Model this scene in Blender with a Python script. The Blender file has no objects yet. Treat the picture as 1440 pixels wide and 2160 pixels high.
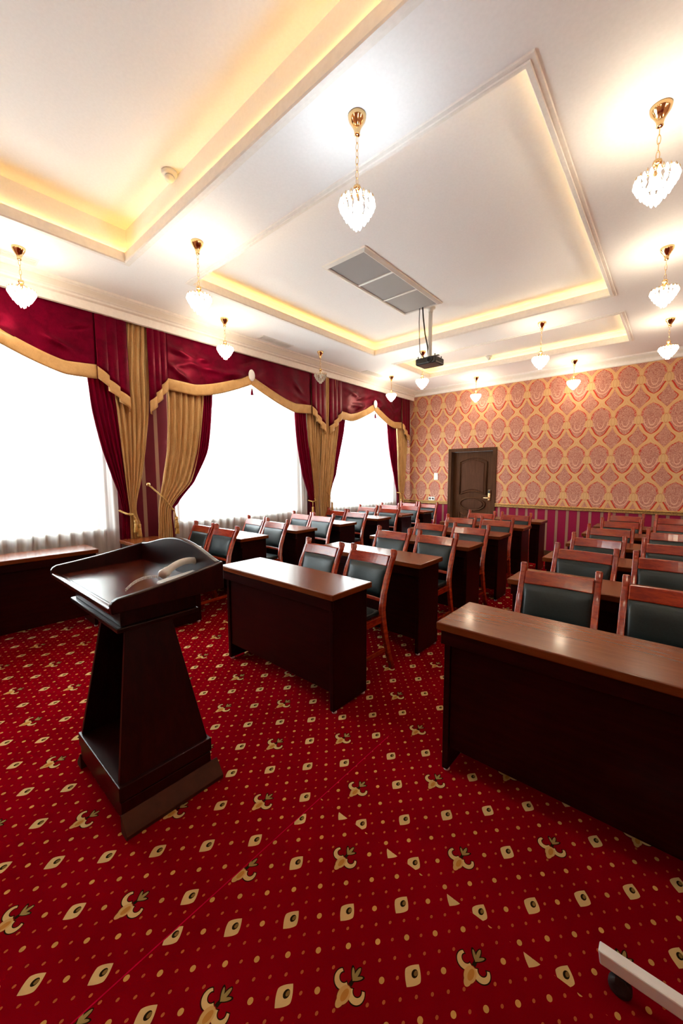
import bpy, bmesh, math, random
from mathutils import Vector, Matrix
random.seed(7)
PI = math.pi
SC = bpy.context.scene
COL = SC.collection

# ------------------------------------------------------------------ camera
cam_d = bpy.data.cameras.new('camera'); cam = bpy.data.objects.new('camera', cam_d); COL.objects.link(cam)
F, YAW, PIT, ROLL = 811.93, .714928, -.094551, -.0029
fw = Vector((-math.sin(YAW)*math.cos(PIT), math.cos(YAW)*math.cos(PIT), math.sin(PIT)))
rt = Vector((math.cos(YAW), math.sin(YAW), 0)); up = rt.cross(fw)
r2 = rt*math.cos(ROLL) + up*math.sin(ROLL); u2 = -rt*math.sin(ROLL) + up*math.cos(ROLL)
cam.matrix_world = Matrix(((r2.x, u2.x, -fw.x, 0), (r2.y, u2.y, -fw.y, 0), (r2.z, u2.z, -fw.z, 1.45), (0, 0, 0, 1)))
cam_d.sensor_fit = 'VERTICAL'; cam_d.sensor_height = 36; cam_d.lens = F/2160*36
cam_d.clip_start = .02; cam_d.clip_end = 200
SC.camera = cam

# ------------------------------------------------------------------ world, exposure
W = bpy.data.worlds.new('World'); SC.world = W; W.use_nodes = True
bg = W.node_tree.nodes['Background']
bg.inputs['Color'].default_value = (.86, .94, 1.0, 1); bg.inputs['Strength'].default_value = 12.5
SC.view_settings.view_transform = 'Standard'; SC.view_settings.look = 'None'
SC.view_settings.gamma = 1.0; SC.view_settings.use_curve_mapping = False
SC.view_settings.exposure = 1.22
cy = SC.cycles
cy.use_denoising = True; cy.max_bounces = 10; cy.diffuse_bounces = 5; cy.glossy_bounces = 4
cy.transmission_bounces = 6; cy.transparent_max_bounces = 24; cy.sample_clamp_indirect = 6.0
cy.caustics_reflective = False; cy.caustics_refractive = False; cy.use_light_tree = True
LAMP_W = 6.2
LED_STRENGTH = 12.0

# ------------------------------------------------------------------ room dimensions
XL, XR, YF, YB, ZC, ZU = -4.80, 3.40, -2.40, 7.62, 3.28, 3.43
WINDOWS = [(-.62, 1.42), (2.35, 4.26), (5.12, 7.06)]
ZS, ZT = .90, 2.80
TRAY_Z = [3.55, 3.43, 3.43]
TRAYS = [(-3.68, -.62, -1.2, 1.425), (-3.60, -.62, 1.985, 4.92), (-3.62, -.60, 5.53, 6.70)]

# daylight portals: they emit nothing, they only steer sampling to the openings
for k, (a, b) in enumerate(WINDOWS):
    ld = bpy.data.lights.new('window_portal', 'AREA'); ld.shape = 'RECTANGLE'; ld.size = ZT-ZS; ld.size_y = b-a
    ld.cycles.is_portal = True
    lo = bpy.data.objects.new('window_portal', ld); COL.objects.link(lo)
    lo.location = (XL-.27, (a+b)/2, (ZS+ZT)/2); lo.rotation_euler = (0, -PI/2, 0)

# ------------------------------------------------------------------ node helpers
class X:
    """a scalar shader expression"""
    def __init__(s, nt, sock): s.nt = nt; s.s = sock
    def op(s, o, b=None, c=None, clamp=False):
        n = s.nt.nodes.new('ShaderNodeMath'); n.operation = o; n.use_clamp = clamp
        for i, v in enumerate((s, b, c)):
            if v is None: continue
            if isinstance(v, X): s.nt.links.new(v.s, n.inputs[i])
            else: n.inputs[i].default_value = v
        return X(s.nt, n.outputs[0])
    def __add__(s, b): return s.op('ADD', b)
    def __sub__(s, b): return s.op('SUBTRACT', b)
    def __mul__(s, b): return s.op('MULTIPLY', b)
    def __truediv__(s, b): return s.op('DIVIDE', b)
    def __rsub__(s, a): return (s*-1)+a
    def abs(s): return s.op('ABSOLUTE')
    def sq(s): return s*s
    def fl(s): return s.op('FLOOR')
    def fr(s): return s.op('FRACT')
    def rnd(s): return (s+.5).fl()
    def lt(s, b): return s.op('LESS_THAN', b)
    def gt(s, b): return s.op('GREATER_THAN', b)
    def mx(s, b): return s.op('MAXIMUM', b)
    def mn(s, b): return s.op('MINIMUM', b)
    def soft(s, lo, hi):
        n = s.nt.nodes.new('ShaderNodeMapRange'); n.interpolation_type = 'SMOOTHSTEP'
        s.nt.links.new(s.s, n.inputs['Value']); n.inputs['From Min'].default_value = lo; n.inputs['From Max'].default_value = hi
        return X(s.nt, n.outputs[0])
def ell(x, y, cx, cy_, rx, ry):
    return (((x-cx)/rx).sq() + ((y-cy_)/ry).sq())
def new_mat(name):
    m = bpy.data.materials.new(name); m.use_nodes = True
    nt = m.node_tree; b = nt.nodes['Principled BSDF']
    return m, nt, b
def rgb(nt, c):
    n = nt.nodes.new('ShaderNodeRGB'); n.outputs[0].default_value = (*c, 1); return n.outputs[0]
def mixc(nt, f, a, b):
    n = nt.nodes.new('ShaderNodeMix'); n.data_type = 'RGBA'
    if isinstance(f, X): nt.links.new(f.s, n.inputs[0])
    else: n.inputs[0].default_value = f
    for i, v in ((6, a), (7, b)):
        if isinstance(v, tuple): n.inputs[i].default_value = (*v, 1)
        else: nt.links.new(v, n.inputs[i])
    return n.outputs[2]
def pos(nt):
    g = nt.nodes.new('ShaderNodeNewGeometry'); s = nt.nodes.new('ShaderNodeSeparateXYZ')
    nt.links.new(g.outputs['Position'], s.inputs[0])
    return [X(nt, s.outputs[i]) for i in range(3)]
def objco(nt, scale=(1, 1, 1)):
    t = nt.nodes.new('ShaderNodeTexCoord'); mp = nt.nodes.new('ShaderNodeMapping'); mp.inputs['Scale'].default_value = scale
    nt.links.new(t.outputs['Object'], mp.inputs[0]); return mp.outputs[0]
def noise(nt, co, scale, detail=3, rough=.55, dist=0):
    n = nt.nodes.new('ShaderNodeTexNoise'); n.inputs['Scale'].default_value = scale
    n.inputs['Detail'].default_value = detail; n.inputs['Roughness'].default_value = rough; n.inputs['Distortion'].default_value = dist
    if co is not None: nt.links.new(co, n.inputs['Vector'])
    return X(nt, n.outputs['Fac'])
def bump(nt, b, h, strength=.3, dist=.01):
    n = nt.nodes.new('ShaderNodeBump'); n.inputs['Strength'].default_value = strength; n.inputs['Distance'].default_value = dist
    nt.links.new(h.s, n.inputs['Height']); nt.links.new(n.outputs[0], b.inputs['Normal'])
def setb(b, **k):
    for a, v in k.items():
        b.inputs[a.replace('_', ' ')].default_value = (*v, 1) if isinstance(v, tuple) else v

def plain(name, col, rough=.5, metal=0., spec=.5, nscale=None, var=.15, bmp=0., coat=0., stretch=(1, 1, 1)):
    m, nt, b = new_mat(name)
    setb(b, Roughness=rough, Metallic=metal); b.inputs['Specular IOR Level'].default_value = spec
    b.inputs['Coat Weight'].default_value = coat; b.inputs['Coat Roughness'].default_value = .08
    if nscale:
        n = noise(nt, objco(nt, stretch), nscale)
        c = mixc(nt, n.soft(.3, .7), tuple(v*(1-var) for v in col), tuple(min(1, v*(1+var)) for v in col))
        nt.links.new(c, b.inputs['Base Color'])
        if bmp: bump(nt, b, n, bmp, .004)
    else: setb(b, Base_Color=col)
    return m

def wood(name, dark, light, rough=.2, coat=.5, stretch=(1.2, 14, 14), scale=3., spec=.5, bmp=.0):
    m, nt, b = new_mat(name)
    co = objco(nt, stretch)
    n = noise(nt, co, scale, 6, .6, .6)
    f = noise(nt, co, scale*6, 2, .5)
    v = (n*.75 + f*.25).soft(.35, .68)
    nt.links.new(mixc(nt, v, dark, light), b.inputs['Base Color'])
    setb(b, Roughness=rough); b.inputs['Coat Weight'].default_value = coat; b.inputs['Coat Roughness'].default_value = .1; b.inputs['Specular IOR Level'].default_value = spec
    if bmp: bump(nt, b, f, bmp, .002)
    return m

M = {}
M['ceiling'] = plain('ceiling_paint', (.93, .92, .915), .6, nscale=60, var=.015)
M['crown'] = plain('cornice_plaster', (.88, .84, .79), .55, nscale=30, var=.03)
m, nt, b = new_mat('relief_plaster'); setb(b, Roughness=.55)
x, y, z = pos(nt)
vv = nt.nodes.new('ShaderNodeTexVoronoi'); vv.inputs['Scale'].default_value = 24
vd = X(nt, vv.outputs['Distance']); nn = noise(nt, objco(nt), 40, 2)
h = (vd.soft(.1, .7) + nn*.3)
nt.links.new(mixc(nt, h.soft(.1, 1.), (.86, .82, .76), (.80, .74, .66)), b.inputs['Base Color'])
bump(nt, b, h, .35, .008); M['relief'] = m
M['white'] = plain('white_plastic', (.78, .77, .74), .35, nscale=20, var=.02)
M['pvc'] = plain('window_pvc', (.85, .86, .86), .3, nscale=15, var=.02)
M['sill'] = plain('sill_white', (.80, .74, .68), .25, nscale=10, var=.03)
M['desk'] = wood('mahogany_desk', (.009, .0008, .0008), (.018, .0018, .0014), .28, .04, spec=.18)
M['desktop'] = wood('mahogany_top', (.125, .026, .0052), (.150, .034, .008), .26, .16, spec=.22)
M['chairwood'] = wood('cherry_chair', (.18, .0105, .0020), (.32, .030, .005), .19, .30, (3, 3, 12), 4., .45)
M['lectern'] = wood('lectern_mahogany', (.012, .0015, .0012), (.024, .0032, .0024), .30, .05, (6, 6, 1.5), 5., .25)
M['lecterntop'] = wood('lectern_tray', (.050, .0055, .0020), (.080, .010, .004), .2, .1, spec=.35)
M['doorwood'] = wood('door_oak', (.060, .022, .0085), (.090, .037, .0155), .6, .0, (14, 14, 1.2), 3., .1)
M['doorpanel'] = wood('door_oak_panel', (.064, .024, .011), (.095, .040, .021), .6, .0, (14, 14, 1.2), 3., .1)
M['chairdark'] = plain('brown_moulding', (.060, .017, .008), .65, spec=.15, nscale=12, var=.2)
M['leather'] = plain('green_leather', (.0032, .0105, .0120), .42, spec=.40, nscale=120, var=.25, bmp=.12)
M['brass'] = plain('polished_brass', (.90, .62, .30), .12, 1., nscale=8, var=.05)
M['chrome'] = plain('brushed_steel', (.6, .6, .6), .25, 1.)
M['black'] = plain('black_plastic', (.012, .012, .013), .35, nscale=40, var=.2)
M['rubber'] = plain('caster_rubber', (.02, .02, .021), .6, nscale=60, var=.3)
M['rail'] = plain('gilt_rail', (.50, .29, .095), .32, .35, nscale=60, var=.35, bmp=.3)
M['goldcord'] = plain('gold_cord', (.52, .30, .075), .45, .15, nscale=160, var=.4, bmp=.5)
M['grille'] = plain('vent_mesh', (.33, .31, .30), .55, nscale=400, var=.5, bmp=.3)
M['radiator'] = plain('radiator_enamel', (.20, .16, .14), .5, nscale=10, var=.1)
M['phone'] = plain('phone_plastic', (.66, .63, .58), .4, nscale=30, var=.04)
M['ground'] = plain('pavement', (.45, .46, .44), .8, nscale=2, var=.2)
M['medal'] = plain('medallion_white', (.9, .9, .9), .3, nscale=12, var=.02)

def velvet(name, dark, light, sheen, sheen_col, st=(1, 1, 1)):
    m, nt, b = new_mat(name)
    n = noise(nt, objco(nt, st), 9, 4, .6, .4); f = noise(nt, objco(nt, (1, 1, .25)), 260, 2)
    nt.links.new(mixc(nt, (n*.7+f*.3).soft(.3, .72), dark, light), b.inputs['Base Color'])
    setb(b, Roughness=.36); b.inputs['Specular Tint'].default_value = (*sheen_col, 1); b.inputs['Specular IOR Level'].default_value = .42; b.inputs['Sheen Weight'].default_value = sheen; b.inputs['Sheen Roughness'].default_value = .35
    b.inputs['Sheen Tint'].default_value = (*sheen_col, 1); bump(nt, b, n*.6+f*.4, .25, .006)
    return m
M['crimson'] = velvet('crimson_velvet', (.050, .0002, .005), (.115, .0005, .0125), .06, (1., .03, .13))
M['crimson_drape_backlit'] = velvet('crimson_velvet_backlit', (.095, .0003, .011), (.21, .001, .026), .08, (1., .03, .13), (5, 5, .35))  # window light through the cloth put in as brighter crimson
M['gold'] = velvet('gold_velvet', (.46, .27, .10), (.80, .53, .25), .10, (1., .8, .5), (5, 5, .35))  # vertical streaks in the colour strengthen the shading of the folds
M['goldtrim'] = velvet('gold_satin', (.56, .325, .125), (.72, .45, .195), .12, (1., .8, .5))

m, nt, b = new_mat('sheer_voile'); nt.nodes.remove(b); o = nt.nodes['Material Output']
tr = nt.nodes.new('ShaderNodeBsdfTransparent'); tl = nt.nodes.new('ShaderNodeBsdfTranslucent'); df = nt.nodes.new('ShaderNodeBsdfDiffuse')
for n_ in (tl, df): n_.inputs['Color'].default_value = (.90, .87, .82, 1)
a1 = nt.nodes.new('ShaderNodeMixShader'); a1.inputs[0].default_value = .5
a2 = nt.nodes.new('ShaderNodeMixShader')
wv = noise(nt, objco(nt, (1, 1, .05)), 14, 3)
nt.links.new((wv*.35+.50).s, a2.inputs[0])
nt.links.new(tl.outputs[0], a1.inputs[1]); nt.links.new(df.outputs[0], a1.inputs[2])
nt.links.new(tr.outputs[0], a2.inputs[1]); nt.links.new(a1.outputs[0], a2.inputs[2]); nt.links.new(a2.outputs[0], o.inputs[0])
M['sheer'] = m

m, nt, b = new_mat('window_glass'); nt.nodes.remove(b); o = nt.nodes['Material Output']
tr = nt.nodes.new('ShaderNodeBsdfTransparent'); gl = nt.nodes.new('ShaderNodeBsdfGlossy'); gl.inputs['Roughness'].default_value = .02
a2 = nt.nodes.new('ShaderNodeMixShader'); a2.inputs[0].default_value = .06; tr.inputs[0].default_value = (.95, .97, .96, 1)
nt.links.new(tr.outputs[0], a2.inputs[1]); nt.links.new(gl.outputs[0], a2.inputs[2]); nt.links.new(a2.outputs[0], o.inputs[0])
M['glass'] = m

def crystal(name, col, em):
    m, nt, b = new_mat(name); nt.nodes.remove(b); o = nt.nodes['Material Output']
    tr = nt.nodes.new('ShaderNodeBsdfTransparent'); gl = nt.nodes.new('ShaderNodeBsdfGlossy'); gl.inputs['Roughness'].default_value = .04
    fr = nt.nodes.new('ShaderNodeFresnel'); fr.inputs[0].default_value = 1.9
    tr.inputs[0].default_value = (.90, .88, .84, 1)
    mx = nt.nodes.new('ShaderNodeMixShader'); nt.links.new(fr.outputs[0], mx.inputs[0])
    nt.links.new(tr.outputs[0], mx.inputs[1]); nt.links.new(gl.outputs[0], mx.inputs[2]); out = mx
    if em:
        e = nt.nodes.new('ShaderNodeEmission'); e.inputs[0].default_value = (*col, 1); e.inputs[1].default_value = em
        ad = nt.nodes.new('ShaderNodeAddShader'); nt.links.new(mx.outputs[0], ad.inputs[0]); nt.links.new(e.outputs[0], ad.inputs[1]); out = ad
    nt.links.new(out.outputs[0], o.inputs[0]); return m
def emit(name, col, s):
    m, nt, b = new_mat(name); nt.nodes.remove(b); e = nt.nodes.new('ShaderNodeEmission')
    e.inputs[0].default_value = (*col, 1); e.inputs[1].default_value = s; nt.links.new(e.outputs[0], nt.nodes['Material Output'].inputs[0]); return m
WARM, COOL = (1., .80, .55), (.80, .93, 1.)
M['crys_warm'] = crystal('crystal_lit_warm', (1., .90, .74), 3.)
M['crys_cool'] = crystal('crystal_lit_cool', (.9, .97, 1.), 3.)
M['crys_off'] = plain('crystal_unlit', (.62, .55, .46), .08, spec=.9, coat=.6)
M['bulb_warm'] = emit('bulb_warm', (1., .88, .68), 14); M['bulb_cool'] = emit('bulb_cool', (.88, .96, 1.), 14)
M['led'] = emit('led_strip', (1., .58, .13), LED_STRENGTH); M['led_near'] = emit('led_strip_bright', (1., .55, .10), LED_STRENGTH*1.3)

# --- carpet: woven fleur-de-lis pattern laid in strips
m, nt, b = new_mat('carpet'); x, y, z = pos(nt)
left = x.lt(-1.13); far = y.gt(1.15)*x.gt(-1.13)
ox = left*(-1.311+.869) + far*.085 - .869
oy = left*(.971-1.017) + far*.012 + 1.017
px, py = x-ox, y-oy
p1, p2 = px/.125, py/.137
u, v = (p1+p2)*.5, (p1-p2)*.5
du, dv = u-u.rnd(), v-v.rnd()
lx, ly = (du+dv)*.125, (du-dv)*.137
uu, vw = u*.5, v*.5                       # fleur lattice
eu, ev = (uu-uu.rnd())*2, (vw-vw.rnd())*2
fx, fy = (eu+ev)*.125, (eu-ev)*.137
isf = (du-eu).abs().lt(.01)*(dv-ev).abs().lt(.01)
q1, q2 = u*4, v*4
d1, d2 = q1-q1.rnd(), q2-q2.rnd()
sx, sy = (d1+d2)*(.125/4), (d1-d2)*(.137/4)
par = ((q1.rnd()*.5).fr().lt(.25))*((q2.rnd()*.5).fr().lt(.25))
big = par*ell(sx, sy, 0, 0, .0074, .0088).lt(1)
small = (1-par)*ell(sx, sy, 0, 0, .0039, .0055).lt(1)
fr2 = fx.sq()+fy.sq(); rr2 = lx.sq()+ly.sq()
dots_ok = 1-(isf*fr2.lt(.055**2)).mx(rr2.lt(.030**2))
big, small = big*dots_ok, small*dots_ok
rh = (lx.abs()/.0245 + (ly.abs()/.034).op('POWER', 1.5)).lt(1.)*(1-isf)
pup = ell(lx, ly, .002, .007, .0085, .0115).lt(1)*rh
pupc = ell(lx, ly, .004, .010, .0048, .0075).lt(1)*pup
afx = fx.abs()
def curl(g):
    rr = ell(afx, fy, .0245, .0015, 1, 1).op('SQRT'); tp = ((fy-.0015)*-.14+.0052+g)
    return (rr-.0185).abs().lt(tp)*(fy-(afx-.0245)*.55).lt(.007+g)
body = ell(fx, fy, 0, -.026, .0165, .0235).lt(1).mx(ell(fx, fy, 0, -.038, .0105, .022).lt(1)); bodyo = ell(fx, fy, 0, -.029, .0190, .029).lt(1)
core = ell(fx, fy, .002, -.025, .0080, .0165).lt(1)
lf_ = afx-(fy-.018)*.75
topc = ell(fx, fy, 0, .032, .0050, .019).lt(1).mx(ell(lf_, fy, .002, .026, .0052, .012).lt(1))
topo = ell(fx, fy, 0, .031, .0085, .023).lt(1).mx(ell(lf_, fy, .002, .026, .009, .016).lt(1)).mx(ell(fx, fy, 0, .004, .0055, .014).lt(1))
fib = noise(nt, objco(nt), 900, 1); cl = noise(nt, objco(nt), 2.2, 3)
red = mixc(nt, (cl*.6+fib*.4).soft(.3, .7), (.142, .0002, .0030), (.205, .0003, .0056))
cream, ora, dk = (.52, .34, .14), (.38, .16, .030), (.016, .009, .003)
c = mixc(nt, small, red, (.33, .085, .022)); c = mixc(nt, big, c, (.46, .24, .062))
c = mixc(nt, rh, c, cream); c = mixc(nt, pup, c, dk); c = mixc(nt, pupc, c, (.17, .095, .025))
c = mixc(nt, isf*topo, c, dk); c = mixc(nt, isf*curl(.003), c, dk); c = mixc(nt, isf*bodyo, c, mixc(nt, .5, red, (.12, .012, .006)))
c = mixc(nt, isf*topc, c, (.25, .17, .055)); c = mixc(nt, isf*curl(0.), c, cream); c = mixc(nt, isf*body, c, (.46, .26, .085)); c = mixc(nt, isf*core, c, ora)
seam = ((x+1.13).abs().lt(.0022))*y.lt(1.7)
c = mixc(nt, seam, c, (.34, .002, .022))
nt.links.new(c, b.inputs['Base Color']); setb(b, Roughness=.9); b.inputs['Specular IOR Level'].default_value = .0
b.inputs['Sheen Weight'].default_value = .0; bump(nt, b, fib, .3, .003)
M['carpet'] = m

# --- striped crimson paper (dado; window piers darkened for shade) and damask paper
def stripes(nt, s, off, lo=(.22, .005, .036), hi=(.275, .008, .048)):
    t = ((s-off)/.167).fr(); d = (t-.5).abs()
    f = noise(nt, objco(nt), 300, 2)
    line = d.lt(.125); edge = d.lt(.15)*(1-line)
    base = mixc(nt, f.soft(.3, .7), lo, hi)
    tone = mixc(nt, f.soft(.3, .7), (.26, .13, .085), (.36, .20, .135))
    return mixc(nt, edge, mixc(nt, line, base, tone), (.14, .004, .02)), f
def curve(nt, s, pts):
    n = nt.nodes.new('ShaderNodeFloatCurve'); cv = n.mapping.curves[0]
    cv.points[0].location = pts[0]; cv.points[1].location = pts[-1]
    for p in pts[1:-1]: cv.points.new(*p)
    n.mapping.update(); nt.links.new(s.s, n.inputs['Value']); return X(nt, n.outputs[0])
def damask_nodes(nt, s, z):
    cu = (s+1.488)/.328; cu = (cu-cu.rnd()).abs()                # 0 on the bulb columns, .5 between
    cs = (s+1.488)/.328; cs = cs-cs.rnd()
    t0 = (2.316-z)/.602; t = t0.fr(); tw = t0-t0.rnd()
    inn = curve(nt, t, [(0, 0), (.17, 0), (.22, .035), (.315, .12), (.405, .25), (.46, .345), (.495, .385), (.535, .365), (.60, .26), (.66, .16), (.72, .07), (.77, 0), (1, 0)])
    out = curve(nt, t, [(0, .03), (.12, .06), (.18, .125), (.25, .19), (.315, .255), (.37, .355), (.42, .50), (.46, .55), (.58, .55), (.62, .49), (.66, .36), (.70, .25), (.74, .175), (.80, .11), (.88, .08), (.95, .05), (1, .03)])
    band = cu.gt(inn)*cu.lt(out); din, dout = inn-cu, cu-out
    rim = (din.abs().lt(.014)*t.gt(.2)*t.lt(.76)).mx(dout.abs().lt(.014)*(1-t.gt(.42)*t.lt(.60)))
    mid = (inn+out)*.5
    vein = (cu-mid).abs().lt(.010)*t.gt(.52)*t.lt(.80)+((cu-mid*.82-inn*.18).abs()).lt(.008)*t.gt(.24)*t.lt(.46)
    bulb = ell(cu, tw, 0, .035, .165, .115).lt(1).mx(ell(cu, tw, .12, .10, .09, .025).lt(1)); brim = ell(cu, tw, 0, .035, .18, .125).lt(1)
    blines = ((ell(cu, tw, 0, .035, .10, .15)-.55).abs().lt(.10))*bulb
    bc = cu-.5                                                   # centre of the large cell
    nv = noise(nt, objco(nt, (1, 1, 1.3)), 36, 3, .6, 2.2); nf = noise(nt, objco(nt), 420, 2)
    scr = (nv-.46).abs().lt(.030); speck = (nv-.585).abs().lt(.022)
    cellbig = dout.gt(0)
    ucurve = ell(bc, tw, 0, .10, .405, .275)
    ured = cellbig*dout.lt(.075)*dout.gt(.012)*t.gt(.10)*t.lt(.40)
    petal = (ell(bc, tw, 0, .02, .30, .24)-1).abs().lt(.10)*tw.gt(.03)*t.lt(.4)
    petal2 = (ell(bc.abs(), tw, .02, .0, .12, .18)-1).abs().lt(.16)*tw.gt(.02)*t.lt(.4)
    dred = din.gt(0)*din.lt(.055)*t.gt(.40)*t.lt(.60)
    edgered = cellbig*dout.lt(.095)*t.gt(.60)*t.lt(.97)*nv.gt(.49)
    base = mixc(nt, nf.soft(.3, .7), (.365, .148, .113), (.435, .191, .146))
    c = mixc(nt, scr, base, (.66, .36, .25)); c = mixc(nt, speck, c, (.36, .075, .05))
    c = mixc(nt, petal.mx(petal2), c, (.68, .38, .27)); c = mixc(nt, edgered.mx(ured).mx(dred), c, (.48, .032, .016))
    gold = mixc(nt, nf.soft(.3, .7), (.58, .34, .155), (.66, .40, .195)); line = (.48, .245, .105)
    c = mixc(nt, band.mx(rim), c, gold); c = mixc(nt, rim.mx(vein), c, (.60, .27, .11))
    c = mixc(nt, brim, c, (.58, .24, .09)); c = mixc(nt, bulb, c, gold); c = mixc(nt, blines, c, line)
    return c, band.mx(bulb)*.8+nf*.2
def wall_mat(name, axis, damask):
    m, nt, b = new_mat(name); P = pos(nt); s, z = P[axis], P[2]
    cst, f = stripes(nt, s, .015) if damask else stripes(nt, s, .015, (.095, .005, .012), (.13, .007, .018))  # window wall: same stripes, its dimmer light put into darker colours
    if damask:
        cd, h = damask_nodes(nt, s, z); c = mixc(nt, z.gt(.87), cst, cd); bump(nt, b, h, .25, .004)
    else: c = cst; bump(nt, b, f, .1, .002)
    nt.links.new(c, b.inputs['Base Color']); setb(b, Roughness=.5); b.inputs['Specular IOR Level'].default_value = .15
    return m
M['paper_back'] = wall_mat('damask_paper', 0, True)
M['paper_side'] = wall_mat('damask_paper_side', 1, True)
M['paper_stripe_shaded'] = wall_mat('striped_paper_shaded', 1, False)

# ------------------------------------------------------------------ mesh helpers
class MB:
    def __init__(s): s.v = []; s.f = []; s.sm = []; s.mi = []; s.cur = 0
    def add(s, vs, fs, smooth=False):
        k = len(s.v); s.v += [tuple(p) for p in vs]
        for f in fs: s.f.append([i+k for i in f]); s.sm.append(smooth); s.mi.append(s.cur)
    def box(s, x0, x1, y0, y1, z0, z1):
        s.add([(x0, y0, z0), (x1, y0, z0), (x1, y1, z0), (x0, y1, z0), (x0, y0, z1), (x1, y0, z1), (x1, y1, z1), (x0, y1, z1)],
              [(3, 2, 1, 0), (4, 5, 6, 7), (0, 1, 5, 4), (1, 2, 6, 5), (2, 3, 7, 6), (3, 0, 4, 7)]); return s
    def hexa(s, b, t):
        s.add(list(b)+list(t), [(3, 2, 1, 0), (4, 5, 6, 7), (0, 1, 5, 4), (1, 2, 6, 5), (2, 3, 7, 6), (3, 0, 4, 7)]); return s
    def lathe(s, prof, c=(0, 0, 0), n=20, cap=True):
        vs = []; fs = []
        for r, z in prof:
            for k in range(n): a = 2*PI*k/n; vs.append((c[0]+r*math.cos(a), c[1]+r*math.sin(a), c[2]+z))
        for i in range(len(prof)-1):
            for k in range(n):
                j = (k+1) % n; fs.append((i*n+k, i*n+j, (i+1)*n+j, (i+1)*n+k))
        if cap: fs.append(tuple(range(n-1, -1, -1))); fs.append(tuple(range((len(prof)-1)*n, len(prof)*n)))
        s.add(vs, fs, True); return s
    def tube(s, pts, r, n=8, closed=False):
        P = [Vector(p) for p in pts]; L = len(P); R = r if isinstance(r, (list, tuple)) else [r]*L
        vs = []; fs = []; ref = None
        for i, p in enumerate(P):
            if closed: t = P[(i+1) % L]-P[i-1]
            else: t = P[min(i+1, L-1)]-P[max(i-1, 0)]
            t.normalize()
            if ref is None:
                ref = Vector((0, 0, 1)) if abs(t.z) < .9 else Vector((1, 0, 0))
            a = t.cross(ref); a.normalize(); bb = a.cross(t); bb.normalize(); ref = bb
            for k in range(n): an = 2*PI*k/n; vs.append(p+a*(R[i]*math.cos(an))+bb*(R[i]*math.sin(an)))
        m_ = L if closed else L-1
        for i in range(m_):
            i2 = (i+1) % L
            for k in range(n): j = (k+1) % n; fs.append((i*n+k, i*n+j, i2*n+j, i2*n+k))
        if not closed: fs.append(tuple(range(n-1, -1, -1))); fs.append(tuple(range((L-1)*n, L*n)))
        s.add(vs, fs, True); return s
    def prism(s, poly, axis, a, b):
        """poly: 2D points; axis 'x' -> (y,z), 'y' -> (x,z), 'z' -> (x,y)"""
        def P(p, w): return (w, p[0], p[1]) if axis == 'x' else ((p[0], w, p[1]) if axis == 'y' else (p[0], p[1], w))
        n = len(poly); vs = [P(p, a) for p in poly]+[P(p, b) for p in poly]
        fs = [tuple(range(n-1, -1, -1)), tuple(range(n, 2*n))]+[(i, (i+1) % n, n+(i+1) % n, n+i) for i in range(n)]
        s.add(vs, fs); return s
    def sphere(s, c, rx, ry, rz, n=12, m=8):
        prof = [(math.sin(PI*i/m), -math.cos(PI*i/m)) for i in range(m+1)]; vs = []; fs = []
        for r, z in prof:
            for k in range(n): a = 2*PI*k/n; vs.append((c[0]+rx*r*math.cos(a), c[1]+ry*r*math.sin(a), c[2]+rz*z))
        for i in range(m):
            for k in range(n): j = (k+1) % n; fs.append((i*n+k, i*n+j, (i+1)*n+j, (i+1)*n+k))
        s.add(vs, fs, True); return s
    def grid(s, fn, nu, nv, smooth=True):
        vs = [fn(i/nu, j/nv) for j in range(nv+1) for i in range(nu+1)]
        s.add(vs, [(j*(nu+1)+i, j*(nu+1)+i+1, (j+1)*(nu+1)+i+1, (j+1)*(nu+1)+i) for j in range(nv) for i in range(nu)], smooth); return s
    def mesh(s, name, mats):
        me = bpy.data.meshes.new(name); me.from_pydata(s.v, [], s.f); me.update()
        bm = bmesh.new(); bm.from_mesh(me); bmesh.ops.recalc_face_normals(bm, faces=bm.faces); bm.to_mesh(me); bm.free()
        me.polygons.foreach_set('use_smooth', s.sm); me.polygons.foreach_set('material_index', s.mi)
        for q in (mats if isinstance(mats, (list, tuple)) else [mats]): me.materials.append(q)
        return me
    def build(s, name, mats, parent=None, bevel=0, seg=2, solid=0):
        o = bpy.data.objects.new(name, s.mesh(name, mats)); COL.objects.link(o)
        if parent: o.parent = parent
        if solid: md = o.modifiers.new('solid', 'SOLIDIFY'); md.thickness = solid; md.offset = 0
        if bevel: md = o.modifiers.new('bevel', 'BEVEL'); md.width = bevel; md.segments = seg; md.limit_method = 'ANGLE'; md.harden_normals = False
        return o
def tag(o, label=None, cat=None, group=None, kind=None):
    if label: o['label'] = label
    if cat: o['category'] = cat
    if group: o['group'] = group
    if kind: o['kind'] = kind
    return o
def thing(name, label, cat, loc=(0, 0, 0), rz=0, group=None):
    o = bpy.data.objects.new(name, None); COL.objects.link(o); o.location = loc; o.rotation_euler = (0, 0, rz)
    o.empty_display_size = .1
    return tag(o, label, cat, group)
def struct(o): o['kind'] = 'structure'; return o
def dup(o, parent=None):
    c = o.copy(); COL.objects.link(c)
    if parent: c.parent = parent
    for ch in list(o.children): dup(ch, c)
    return c

# ------------------------------------------------------------------ room shell
fl = struct(MB().box(XL, XR, YF, YB, -.05, 0).build('floor', M['carpet']))

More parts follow.
